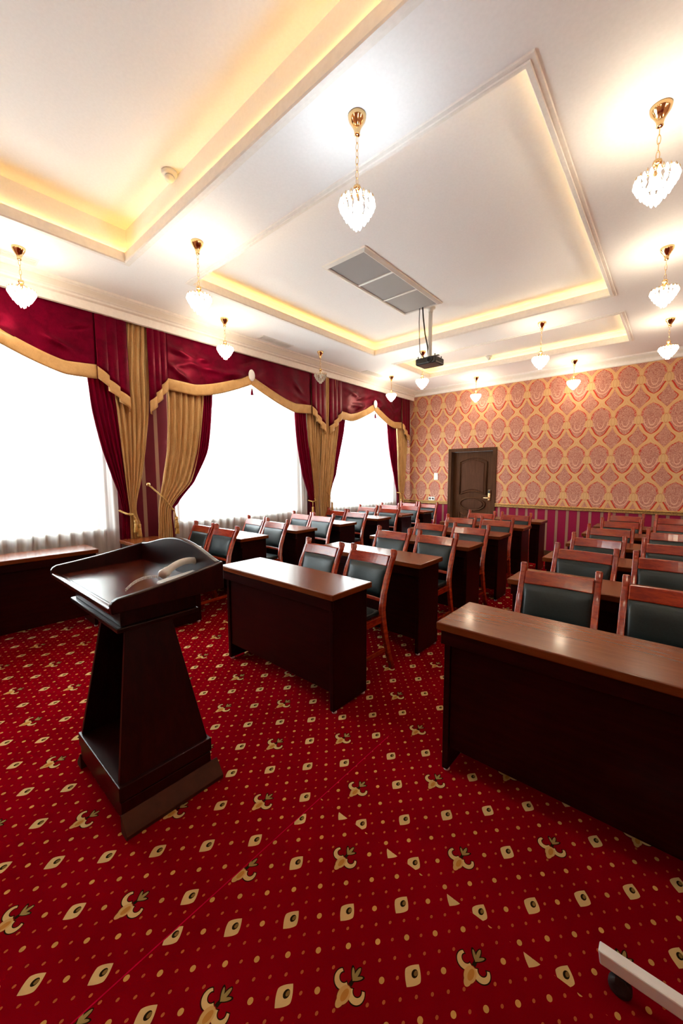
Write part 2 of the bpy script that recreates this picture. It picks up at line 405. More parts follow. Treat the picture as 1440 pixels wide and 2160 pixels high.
def holed(mb, axis, a0, a1, z0, z1, d0, d1, holes):
    """a slab in the plane (axis, z) with rectangular holes; d0..d1 is its thickness range"""
    As = sorted({a0, a1, *[h[0] for h in holes], *[h[1] for h in holes]}); Zs = sorted({z0, z1, *[h[2] for h in holes], *[h[3] for h in holes]})
    def bx(p, q, r, s_, d0_, d1_):
        if axis == 'y': mb.box(d0_, d1_, p, q, r, s_)
        elif axis == 'x': mb.box(p, q, d0_, d1_, r, s_)
        else: mb.box(p, q, r, s_, d0_, d1_)
    for i in range(len(As)-1):
        for j in range(len(Zs)-1):
            ca, cz = (As[i]+As[i+1])/2, (Zs[j]+Zs[j+1])/2
            if any(h[0] < ca < h[1] and h[2] < cz < h[3] for h in holes): continue
            bx(As[i], As[i+1], Zs[j], Zs[j+1], d0, d1)
    return mb
def weld(o):
    bm = bmesh.new(); bm.from_mesh(o.data); bmesh.ops.remove_doubles(bm, verts=bm.verts, dist=1e-5)
    seen = {}
    for f in bm.faces:
        k = tuple(round(c, 4) for c in f.calc_center_median()); seen.setdefault(k, []).append(f)
    bmesh.ops.delete(bm, geom=[f for l in seen.values() if len(l) > 1 for f in l], context='FACES_ONLY')
    bmesh.ops.recalc_face_normals(bm, faces=bm.faces); bm.to_mesh(o.data); bm.free(); return o

wl = struct(weld(holed(MB(), 'y', YF, YB, 0, 3.70, XL-.32, XL, [(a, b, ZS, ZT) for a, b in WINDOWS]).build('wall_left', M['paper_stripe_shaded'])))
DX0, DX1, DZ = -3.60, -2.68, 1.955
wb = struct(weld(holed(MB(), 'x', XL-.32, XR, 0, 3.70, YB, YB+.16, [(DX0, DX1, 0, DZ)]).build('wall_back', M['paper_back'])))
struct(MB().box(XR, XR+.15, YF, YB, 0, 3.70).build('wall_right', M['paper_side']))
struct(MB().box(XL-.32, XR+.15, YF-.15, YF, 0, 3.70).build('wall_front', M['paper_back']))
cb = holed(MB(), 'z', XL, XR, YF, YB, ZC, ZC+.06, TRAYS)
TRAY_P = [.022, .045, .045]
cb2 = MB(); t_ = .02
for (x0, x1, y0, y1), zu, P_ in zip(TRAYS, TRAY_Z, TRAY_P):
    X0, X1, Y0, Y1 = x0-P_, x1+P_, y0-P_, y1+P_
    cb2.box(X0-t_, X0, Y0-t_, Y1+t_, ZC+.06, zu); cb2.box(X1, X1+t_, Y0-t_, Y1+t_, ZC+.06, zu)
    cb2.box(X0, X1, Y0-t_, Y0, ZC+.06, zu); cb2.box(X0, X1, Y1, Y1+t_, ZC+.06, zu)
    cb2.box(X0-t_, X1+t_, Y0-t_, Y1+t_, zu, zu+.03)
ceil = struct(weld(cb.build('ceiling', M['ceiling'])))
struct(cb2.build('raised_ceiling', M['ceiling'], ceil))

def frame_loop(mb, x0, x1, y0, y1, prof):
    """mitred moulding round a rectangle; prof: (outward offset, z)"""
    n = len(prof); vs = []
    for sx, sy in ((0, 0), (1, 0), (1, 1), (0, 1)):
        for o_, z_ in prof: vs.append(((x1+o_) if sx else (x0-o_), (y1+o_) if sy else (y0-o_), z_))
    fs = []
    for c in range(4):
        d = (c+1) % 4
        for i in range(n): j = (i+1) % n; fs.append((c*n+i, c*n+j, d*n+j, d*n+i))
    mb.add(vs, fs); return mb
k = 1
for (x0, x1, y0, y1), word, P_ in zip(TRAYS, ('nearest', 'middle', 'farthest'), TRAY_P):
    prof = [(-.004, ZC+.072), (-.008, ZC-.004), (-.002, ZC-.014), (.020, ZC-.015), (.023, ZC-.009), (.044, ZC-.008), (.048, ZC), (.0, ZC+.003), (.0, ZC+.072)]
    o = struct(frame_loop(MB(), x0, x1, y0, y1, prof).build('trim_%d' % k, M['crown'])); k += 1
    # the strip sits on the outer face of the lip's low upstand and faces the riser
    mb = MB(); zz0, zz1 = ZC+.0625, ZC+.0700
    for (o0, o1) in ((.0012, .0030),):
        mb.box(x0-o1, x0-o0, y0-o0, y1+o0, zz0, zz1); mb.box(x1+o0, x1+o1, y0-o0, y1+o0, zz0, zz1)
        mb.box(x0-o1, x1+o1, y0-o1, y0-o0, zz0, zz1); mb.box(x0-o1, x1+o1, y1+o0, y1+o1, zz0, zz1)
    tag(mb.build('light_strip', M['led_near' if word == 'nearest' else 'led']), 'warm amber light strip in the cove of the %s ceiling tray' % word, 'light strip', 'cove light strips')

# cornices
def mould(name, prof, axis, a, b, mats, idx=None):
    mb = MB(); mb.prism(prof, axis, a, b); o = mb.build(name, mats)
    return struct(o)
lp = [(-4.385, ZC), (-4.39, ZC-.02), (-4.405, ZC-.03), (-4.425, ZC-.085), (-4.44, ZC-.095), (-4.447, ZC-.11), (-4.475, ZC-.12), (-4.485, ZC-.195), (-4.51, ZC-.20), (-4.51, ZC)]
o = mould('trim_4', lp, 'y', YF, YB, M['crown'])
struct(MB().hexa([(-4.4015, YF, ZC-.036), (-4.42, YF, ZC-.036), (-4.44, YF, ZC-.082), (-4.4215, YF, ZC-.082)],
                 [(-4.4015, YB-.12, ZC-.036), (-4.42, YB-.12, ZC-.036), (-4.44, YB-.12, ZC-.082), (-4.4215, YB-.12, ZC-.082)]).build('relief_band', M['relief'], o))
bp = [(YB, ZC), (YB-.105, ZC), (YB-.10, ZC-.02), (YB-.085, ZC-.03), (YB-.055, ZC-.07), (YB-.04, ZC-.08), (YB-.03, ZC-.12), (YB-.01, ZC-.128), (YB, ZC-.128)]
o = mould('trim_5', bp, 'x', -4.51, XR, M['crown'])
struct(MB().hexa([(-4.40, YB-.088, ZC-.034), (-4.40, YB-.07, ZC-.034), (-4.40, YB-.045, ZC-.066), (-4.40, YB-.063, ZC-.066)],
                 [(XR, YB-.088, ZC-.034), (XR, YB-.07, ZC-.034), (XR, YB-.045, ZC-.066), (XR, YB-.063, ZC-.066)]).build('relief_band', M['relief'], o))
# gilt chair rail
def rail(name, x0, x1):
    pr = [(YB, .905), (YB-.022, .905), (YB-.034, .895), (YB-.034, .882), (YB-.018, .876), (YB-.018, .862), (YB-.030, .856), (YB-.030, .842), (YB-.012, .834), (YB, .834)]
    o = struct(MB().prism(pr, 'x', x0, x1).build(name, M['rail']))
    mb = MB(); n = int((x1-x0)/.02)
    pts = [(x0+(x1-x0)*i/n, YB-.037+.003*math.cos(i*PI), .8885+.003*math.sin(i*PI/2)) for i in range(n+1)]
    struct(mb.tube(pts, [.007+.0015*(i % 2) for i in range(n+1)], 6).build('rope_moulding', M['rail'], o))
rail('trim_6', XL, DX0-.035); rail('trim_7', DX1+.035, XR)
struct(MB().prism([(YB, 0), (YB-.018, 0), (YB-.018, .08), (YB-.01, .09), (YB, .09)], 'x', DX1+.035, XR).build('baseboard_back', M['doorwood']))
struct(MB().box(XL, XL+.016, YF, YB, 0, .08).build('baseboard_left', M['doorwood']))

# ------------------------------------------------------------------ windows
for k, (a, b) in enumerate(WINDOWS):
    w = struct(MB().box(XL-.30, XL-.24, a, a+.06, ZS, ZT).box(XL-.30, XL-.24, b-.06, b, ZS, ZT).box(XL-.30, XL-.24, a+.06, b-.06, ZT-.06, ZT)
               .box(XL-.30, XL-.24, a+.06, b-.06, ZS, ZS+.06).build('window_%d' % (k+1), M['pvc'], bevel=.006))
    zt = 2.28; ym = a+(b-a)*.62
    struct(MB().box(XL-.295, XL-.245, a+.06, b-.06, zt-.03, zt+.03).build('transom', M['pvc'], w, bevel=.005))
    struct(MB().box(XL-.295, XL-.245, ym-.03, ym+.03, ZS+.06, zt-.03).build('mullion', M['pvc'], w, bevel=.005))
    for (p, q, r, s_) in ((a+.06, ym-.03, ZS+.06, zt-.03), (ym+.03, b-.06, ZS+.06, zt-.03), (a+.06, b-.06, zt+.03, ZT-.06)):
        struct(MB().box(XL-.273, XL-.267, p, q, r, s_).build('pane', M['glass'], w))
    struct(MB().prism([(XL-.24, .862), (XL-.24, .897), (-4.705, .897), (-4.69, .89), (-4.687, .88), (-4.69, .868), (-4.705, .862)], 'y', a-.04 if k else a, b+.05).build('sill', M['sill'], w))
    # the reveal lining
    struct(MB().box(XL-.24, XL+.001, a, a+.012, ZS, ZT).box(XL-.24, XL+.001, b-.012, b, ZS, ZT).box(XL-.24, XL+.001, a, b, ZT-.012, ZT).build('reveal', M['pvc'], w))
    # radiator behind the voile
    rd = thing('radiator', 'grey enamel radiator behind the voile under the %s window' % ('nearest', 'middle', 'farthest')[k], 'radiator', (XL+.07, (a+b)/2, .18), 0, 'radiators under the windows')
    L = (b-a)/2-.25
    MB().box(-.045, -.02, -L, L, 0, .55).box(.01, .02, -L, L, .03, .52).build('panel', M['radiator'], rd, bevel=.004)
    mb = MB()
    for i in range(int(2*L/.06)): yy = -L+.03+i*.06; mb.box(-.02, .01, yy-.012, yy+.012, .02, .53)
    mb.build('fins', M['radiator'], rd)['kind'] = 'stuff'
    MB().box(-.045, .025, -L, L, .55, .565).build('top_grille', M['chrome'], rd)
    for s_ in (-1, 1): MB().box(-.02, 0, s_*(L-.1)-.015, s_*(L-.1)+.015, -.18, 0).build('leg', M['radiator'], rd)
struct(MB().box(-60, XL-.33, -60, 60, -.9, -.8).build('ground', M['ground']))

# ------------------------------------------------------------------ door
d1 = struct(MB().box(DX0-.035, DX0+.035, YB-.022, YB+.005, 0, DZ+.035).box(DX1-.035, DX1+.035, YB-.022, YB+.005, 0, DZ+.035)
            .box(DX0+.035, DX1-.035, YB-.022, YB+.005, DZ-.03, DZ+.035).build('door_1', M['doorwood'], bevel=.006))
struct(MB().box(DX0, DX0+.03, YB+.005, YB+.16, 0, DZ).box(DX1-.03, DX1, YB+.005, YB+.16, 0, DZ).box(DX0+.03, DX1-.03, YB+.005, YB+.16, DZ-.03, DZ).build('jamb', M['doorwood'], d1))
lx0, lx1, ly_ = DX0+.032, DX1-.032, YB+.085
struct(MB().box(lx0, lx1, ly_, ly_+.045, .01, DZ-.033).build('leaf', M['doorwood'], d1))
def arc(cx, cz, rx, rz, a0, a1, n): return [(cx+rx*math.cos(a0+(a1-a0)*i/n), cz+rz*math.sin(a0+(a1-a0)*i/n)) for i in range(n+1)]
cxm = (lx0+lx1)/2; hw = .275
def raised(poly, name):
    cx = sum(p[0] for p in poly)/len(poly); cz = sum(p[1] for p in poly)/len(poly)
    inn = [(cx+(p[0]-cx)*.86, cz+(p[1]-cz)*.90) for p in poly]
    mb = MB(); n = len(poly)
    vs = [(p[0], ly_-.001, p[1]) for p in poly]+[(p[0], ly_-.003, p[1]) for p in inn]
    mb.add([(p[0], ly_-.002, p[1]) for p in inn]+[(p[0], ly_-.014, p[1]) for p in [(cx+(p[0]-cx)*.80, cz+(p[1]-cz)*.86) for p in poly]], [tuple(range(n, 2*n))]+[(i, (i+1) % n, n+(i+1) % n, n+i) for i in range(n)])
    o = struct(mb.build(name, M['doorpanel'], d1))
    struct(MB().tube([(p[0], ly_-.006, p[1]) for p in poly], .016, 8, True).build('moulding', M['doorwood'], o))
up_ = [(cxm-hw, 1.05)]+[(cxm-hw+2*hw*i/14, 1.05+.075*math.sin(PI*i/14)) for i in range(1, 14)]+[(cxm+hw, 1.05), (cxm+hw, 1.72)]+[(cxm+hw-2*hw*i/14, 1.72+.075*math.sin(PI*i/14)) for i in range(1, 14)]+[(cxm-hw, 1.72)]
raised(up_, 'upper_panel')
raised([(cxm+.26*math.cos(2*PI*i/28), .86+.125*math.sin(2*PI*i/28)) for i in range(28)], 'oval_panel')
lo_ = [(cxm-hw, .14), (cxm+hw, .14), (cxm+hw, .68)]+[(cxm+hw-2*hw*i/14, .68-.08*math.sin(PI*i/14)) for i in range(1, 14)]+[(cxm-hw, .68)]
raised(lo_, 'lower_panel')
hd = struct(MB().box(lx1-.105, lx1-.055, ly_-.02, ly_, .94, 1.16).build('handle_plate', M['brass'], d1, bevel=.006))
hd['label'] = 'brass plate of the door lock'
struct(MB().box(lx1-.10, lx1-.06, ly_-.034, ly_-.018, 1.09, 1.155).build('card_reader', M['black'], hd, bevel=.005))
struct(MB().tube([(lx1-.08, ly_-.02, 1.0), (lx1-.08, ly_-.06, 1.0), (lx1-.11, ly_-.065, 1.0), (lx1-.21, ly_-.062, .995)], .011, 8).build('lever', M['brass'], hd))

o = thing('light_switch', 'white light switch on the damask wall left of the door', 'switch', (-3.915, YB-.001, 1.425))
MB().box(-.045, .045, -.012, 0, -.075, .075).build('plate', M['white'], o, bevel=.003)
for s_ in (-1, 1): MB().box(-.03, .03, -.018, -.011, s_*.036-.028, s_*.036+.028).build('rocker', M['white'], o, bevel=.003)
o = thing('power_socket', 'white twin power socket just above the gilt rail left of the door', 'socket', (-4.01, YB-.001, .945))
MB().box(-.075, .075, -.012, 0, -.04, .04).build('plate', M['white'], o, bevel=.003)
for s_ in (-1, 1): MB().lathe([(.024, 0), (.024, .004), (.019, .004), (.019, .001)], (0, 0, 0), 16).build('outlet', M['white'], o).matrix_local = Matrix.Translation((s_*.036, -.011, 0)) @ Matrix.Rotation(PI/2, 4, 'X')

# ------------------------------------------------------------------ curtains
def lerp_rows(rows, z):
    """rows sorted from top to bottom: (z, a, b); smooth interpolation"""
    if z >= rows[0][0]: return rows[0][1:]
    for i in range(len(rows)-1):
        z0, z1 = rows[i][0], rows[i+1][0]
        if z0 >= z >= z1:
            t = (z0-z)/(z0-z1)
            def cr(j):
                p1, p2 = rows[i][j], rows[i+1][j]
                p0 = rows[i-1][j] if i else p1; p3 = rows[i+2][j] if i+2 < len(rows) else p2
                m1 = (p2-p0)/2 if i else (p2-p1); m2 = (p3-p1)/2 if i+2 < len(rows) else (p2-p1)
                t2, t3 = t*t, t*t*t
                return (2*t3-3*t2+1)*p1+(t3-2*t2+t)*m1+(-2*t3+3*t2)*p2+(t3-t2)*m2
            return cr(1), cr(2)
    return rows[-1][1:]
def drape(rows, x0, nf, amp, seed, zstep=.045):
    rnd = random.Random(seed); ph = rnd.random()*6; k2 = rnd.uniform(.25, .45)
    zt, zb = rows[0][0], rows[-1][0]; nv = int((zt-zb)/zstep); nu = nf*8
    wmax = max(abs(r[2]-r[1]) for r in rows)
    def fn(u, v):
        z = zt+(zb-zt)*v; a, b = lerp_rows(rows, z); w = abs(b-a)/wmax
        uu_ = u+.012*math.sin(2*PI*nf*u*.5+ph)
        y = a+(b-a)*uu_
        am = amp*(.55+.45*w)*(.8+.2*math.sin(3*z+ph))
        x_ = x0+am*(math.sin(2*PI*nf*u+ph*.3+.5*math.sin(2*z+ph))+k2*math.sin(2*PI*nf*u*2.3+ph))-.02*(1-w)
        return (x_, y, z)
    return MB().grid(fn, nu, nv)
def sheer(name, label, a, b, seed):
    rnd = random.Random(seed); ph = rnd.random()*6; nf = int((b-a)/.105)
    def fn(u, v):
        z = 3.2-3.16*v
        s_ = u+.006*math.sin(23*u+ph)+.004*math.sin(57*u)
        am = .016*(.45+.55*v)*(1+.5*math.sin(9*u+ph))
        return (-4.655+am*math.sin(2*PI*nf*s_+ph+.8*math.sin(1.3*z+5*u))+.006*math.sin(2*PI*nf*2.6*u+ph), a+(b-a)*s_, z)
    tag(MB().grid(fn, nf*9, 26).build(name, M['sheer']), label, 'curtain', 'voile curtains at the windows')
sheer('voile_curtain', 'white translucent voile hanging at the nearest window', -.95, 1.60, 1)
sheer('voile_curtain', 'white translucent voile hanging at the middle window, past the first pier', 2.24, 4.50, 2)
sheer('voile_curtain', 'white translucent voile hanging at the farthest window, by the corner', 4.98, 7.25, 3)

def curtain(label, gold, crim, seed, gx=-4.585, cx=-4.60, ng=6, nc=5):
    t = thing('drape_curtain', label, 'curtain', (0, 0, 0), 0, 'tied-back velvet drapes')
    drape(gold, gx, ng, .036, seed).build('gold_panel', M['gold'], t, solid=.004)['label'] = 'gold velvet panel'
    drape(crim, cx, nc, .019, seed+9).build('crimson_panel', M['crimson_drape_backlit'], t, solid=.004)['label'] = 'crimson velvet panel'
curtain('gold and crimson drape tied back at the right of the nearest window',
        [(3.2, 1.66, 1.98), (2.55, 1.575, 1.95), (2.15, 1.60, 1.93), (1.73, 1.632, 1.88), (1.42, 1.655, 1.827), (1.21, 1.673, 1.775), (1.05, 1.685, 1.755), (.92, 1.68, 1.79), (.03, 1.66, 1.85)],
        [(3.2, 1.30, 1.70), (2.46, 1.35, 1.60), (2.10, 1.38, 1.62), (1.72, 1.45, 1.65), (1.42, 1.534, 1.67), (1.21, 1.593, 1.685), (1.05, 1.614, 1.69), (.8, 1.60, 1.69), (.03, 1.58, 1.69)], 3)
curtain('gold and crimson drape tied back at the left of the middle window',
        [(3.2, 2.14, 2.64), (2.35, 2.147, 2.607), (1.76, 2.122, 2.531), (1.375, 2.054, 2.414), (1.12, 2.010, 2.19), (1.02, 2.000, 2.150), (.81, 1.985, 2.155), (.03, 1.95, 2.17)],
        [(3.2, 2.55, 2.80), (2.38, 2.60, 2.759), (1.777, 2.525, 2.68), (1.372, 2.40, 2.475), (1.11, 2.17, 2.25), (1.02, 2.14, 2.185), (.80, 2.15, 2.19), (.03, 2.15, 2.21)], 4)
curtain('gold and crimson drape tied back at the right of the middle window',
        [(3.2, 4.42, 4.86), (2.4, 4.44, 4.83), (1.98, 4.487, 4.79), (1.46, 4.568, 4.715), (1.10, 4.61, 4.699), (.8, 4.64, 4.72), (.03, 4.62, 4.74)],
        [(3.2, 4.15, 4.46), (2.364, 4.191, 4.45), (1.96, 4.235, 4.50), (1.46, 4.34, 4.58), (1.107, 4.474, 4.64), (.8, 4.548, 4.65), (.03, 4.54, 4.65)], 5, gx=-4.60, cx=-4.612)
curtain('gold and crimson drape tied back at the left of the farthest window',
        [(3.2, 4.75, 5.18), (2.3, 4.747, 5.156), (1.46, 4.715, 5.013), (1.13, 4.70, 4.937), (.86, 4.72, 4.94), (.03, 4.70, 4.94)],
        [(3.2, 5.10, 5.42), (2.32, 5.13, 5.349), (1.46, 5.0, 5.126), (1.13, 4.91, 4.985), (.85, 4.90, 4.972), (.03, 4.90, 4.968)], 6, gx=-4.553, cx=-4.575)
curtain('gold and crimson drape tied back beside the far corner and damask wall',
        [(3.2, 7.07, 7.50), (2.47, 7.076, 7.49), (1.91, 7.143, 7.48), (1.23, 7.195, 7.45), (1.0, 7.23, 7.41), (.64, 7.22, 7.44), (.03, 7.2, 7.46)],
        [(3.2, 6.70, 7.09), (2.43, 6.736, 7.085), (1.9, 6.85, 7.15), (1.23, 7.10, 7.20), (1.0, 7.18, 7.242), (.64, 7.169, 7.23), (.03, 7.15, 7.23)], 7)

def tieback(label, hook, ya, yb, zt, tass):
    t = thing('tieback', label, 'tieback', (0, 0, 0), 0, 'gold rope tiebacks')
    xf = -4.535
    if hook:
        MB().sphere((XL+.06, hook[0], hook[1]), .03, .028, .028, 10, 6).tube([(XL, hook[0], hook[1]), (XL+.05, hook[0], hook[1])], .01, 8).build('hook', M['brass'], t)
        p0 = (XL+.07, hook[0], hook[1])
    else: p0 = (-4.66, yb+.02, zt+.06)
    mb = MB()
    for k in (0, 1):
        pts = []
        n = 22
        for i in range(n+1):
            f = i/n
            yy = p0[1]+(ya-p0[1])*f if hook else yb+(ya-yb)*f
            zz = (p0[2]+(zt-p0[2])*f if hook else zt+.05*(1-f))-.015*math.sin(PI*f)
            xx = p0[0]+(xf-p0[0])*min(1, f*2.2) if f < .5 else xf-.0*(f-.5)
            an = f*40+k*PI
            pts.append((xx+.006*math.cos(an), yy, zz+.006*math.sin(an)))
        pts.append((-4.62, ya+(.02 if hook else -.02), zt+.02))
        mb.tube(pts, .0075, 6)
    mb.build('rope', M['goldcord'], t)
    for (ty, tz) in tass:
        tt = MB().tube([(xf, ya, zt), (xf+.008, (ya+ty)/2, (zt+tz)/2+.01), (xf+.01, ty, tz+.02)], .005, 6).lathe([(.012, .035), (.020, .025), (.016, .008), (.021, .0), (.014, -.006)], (xf+.012, ty, tz), 12).build('tassel', M['goldcord'], t)
        MB().lathe([(.015, 0), (.019, -.04), (.026, -.10), (.024, -.105)], (xf+.012, ty, tz), 14).build('fringe', M['goldcord'], tt)
tieback('gold rope tieback knotted round the drape beside the nearest window', None, 1.70, 1.60, 1.02, [(1.715, .93), (1.75, .88)])
tieback('gold rope tieback running down from a wall hook to the middle window drape', (1.955, 1.352), 2.165, 2.0, 1.03, [(2.18, .93), (2.185, .86)])
tieback('gold rope tieback knotted round the drape on the second pier', None, 4.50, 4.64, 1.02, [(4.49, .90)])
tieback('gold rope tieback running from a hook behind the second pier drapes', (4.74, 1.30), 4.93, 4.7, 1.07, [(4.96, .95)])
tieback('gold rope tieback knotted round the last drape in the far corner', None, 7.19, 7.38, 1.06, [(7.20, .90)])

def valance(label, yc, half, tl, tr_, seed):
    """tl, tr_: widths of the left and right cascades"""
    t = thing('valance', label, 'valance', (0, 0, 0), 0, 'crimson velvet valances')
    rnd = random.Random(seed); xf = -4.535
    def zl(y):                                     # top edge of the gold band
        q = abs(y-yc)/half
        return 2.575+(.255*(1-q/.72)**1.25 if q < .72 else 0.)-.02*math.sin(PI*min(1, q))
    bw = .135
    wr = [(rnd.uniform(-.9, .9)*half+yc, rnd.uniform(2.66, 3.0), rnd.uniform(.08, .20), rnd.uniform(.010, .022), rnd.uniform(-1, 1)) for _ in range(22)]
    def xx(y, z):
        r = .006*math.sin(7*y+seed)+.005*math.sin(19*y+2*z)
        for wy, wz, wl, wa, sl in wr:
            dy, dz = y-wy, z-wz+sl*(y-wy)*.6
            r += wa*math.exp(-(dy/wl)**2-(dz/.035)**2)
        e = abs(abs(y-yc)/half-.86); r += .012*math.exp(-(e/.10)**2)*math.exp(-((z-2.64)/.05)**2)
        return xf+r
    def sw(u, v):
        y = yc-half+2*half*u; zb = zl(y); z = 3.19+(zb-3.19)*v
        return (xx(y, z), y, z)
    MB().grid(sw, 90, 40).build('swag', M['crimson'], t, solid=.004)
    def gb(u, v):
        y = yc-half+2*half*u; z = zl(y)+.004-bw*v*(1+.04*math.sin(5*y))
        return (xf+.010+.004*math.sin(9*y+4*v)+.004*math.sin(PI*v), y, z)
    MB().grid(gb, 90, 6).build('gold_border', M['goldtrim'], t, solid=.005)['label'] = 'gold border along the lower edge'
    for side, wd in ((-1, tl), (1, tr_)):
        y0 = yc+side*half; npl = 3
        def path(u):                               # cascade pleats, seen from above as a zigzag
            f = u*npl; k = min(int(f), npl-1); r = f-k; L = wd/npl
            if r < .68: return side*(k*L+L*1.12*r/.68), .030*math.sin(PI*r/.68)*.5+.018
            return side*(k*L+L*1.12-(L*.12)*(r-.68)/.32), .018-.03*math.sin(PI*(r-.68)/.32)
        def zb(u): return 2.56-.30*(u**.9)
        def tf(u, v):
            dy, dx = path(u); z = 3.19+(zb(u)-3.19)*v
            return (xf+.012+dx*(.35+.65*v), y0+dy*(1), z)
        MB().grid(tf, 48, 14).build('cascade', M['crimson'], t, solid=.004)
        def tg(u, v):
            dy, dx = path(u); return (xf+.018+dx*(.95+.1*v), y0+dy, zb(u)+.004-.125*v)
        MB().grid(tg, 48, 4).build('gold_border', M['goldtrim'], t, solid=.005)['label'] = 'gold border along the cascade'
    md = MB().sphere((xf+.035, yc, zl(yc)-.005), .022, .052, .078, 18, 12).build('medallion', M['medal'], t); md['label'] = 'white oval medallion'
    zz = zl(yc)-bw-.06
    ts = MB().tube([(xf+.03, yc, zz+.13), (xf+.03, yc, zz)], .003, 6).lathe([(.007, .012), (.013, .004), (.012, -.004)], (xf+.03, yc, zz), 10).build('tassel', M['goldcord'], t)
    MB().lathe([(.010, 0), (.022, -.07), (.020, -.075)], (xf+.03, yc, zz), 12).build('fringe', M['crimson'], ts)
valance('crimson velvet valance with gold border over the nearest window', .50, .92, .28, .29, 11)
valance('crimson velvet valance with gold border over the middle window', 3.31, 1.17, .20, .31, 12)
valance('crimson velvet valance with gold border over the farthest window', 6.20, .99, .30, .30, 13)

# ------------------------------------------------------------------ desks
def make_desk(wd, label, loc, rz=0):
    t = thing('desk', label, 'desk', loc, rz, 'mahogany conference desks')
    h = wd/2; D = .385
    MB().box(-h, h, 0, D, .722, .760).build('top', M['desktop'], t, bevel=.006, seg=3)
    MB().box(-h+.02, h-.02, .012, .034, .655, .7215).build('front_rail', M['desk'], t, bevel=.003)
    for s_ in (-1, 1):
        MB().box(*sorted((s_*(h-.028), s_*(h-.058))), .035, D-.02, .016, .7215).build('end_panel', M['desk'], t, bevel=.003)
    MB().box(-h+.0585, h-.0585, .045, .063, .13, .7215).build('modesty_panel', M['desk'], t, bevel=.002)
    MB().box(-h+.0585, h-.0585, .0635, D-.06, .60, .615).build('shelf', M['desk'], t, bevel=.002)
    for s_ in (-1, 1):
        for yy in (.06, D-.045):
            MB().lathe([(.014, 0), (.016, .004), (.014, .016)], (s_*(h-.043), yy, 0), 12).build('foot', M['white'], t)
    return t
ORD = ['first', 'second', 'third', 'fourth', 'fifth', 'sixth', 'seventh']
A_F = [1.54, 2.42, 3.23, 4.07, 4.985, 5.70, 6.46]; M_F = [1.60, 2.61, 3.53, 4.39, 5.27, 6.13]; R_F = [1.625, 2.64, 3.53, 4.43, 5.29, 6.13]
protoA = protoM = None
def place(proto, label, loc):
    o = dup(proto); o.location = loc; o['label'] = label; return o
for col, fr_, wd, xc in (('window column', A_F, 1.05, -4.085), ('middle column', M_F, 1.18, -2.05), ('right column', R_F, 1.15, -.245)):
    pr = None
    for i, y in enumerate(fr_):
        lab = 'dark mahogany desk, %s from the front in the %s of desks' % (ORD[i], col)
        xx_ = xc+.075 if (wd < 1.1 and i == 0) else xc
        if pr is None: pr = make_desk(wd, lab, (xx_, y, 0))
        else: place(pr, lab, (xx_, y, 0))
sd = make_desk(1.55, 'dark mahogany desk turned side-on under the nearest window, left of the lectern', (-4.12, .44, 0), PI/2)

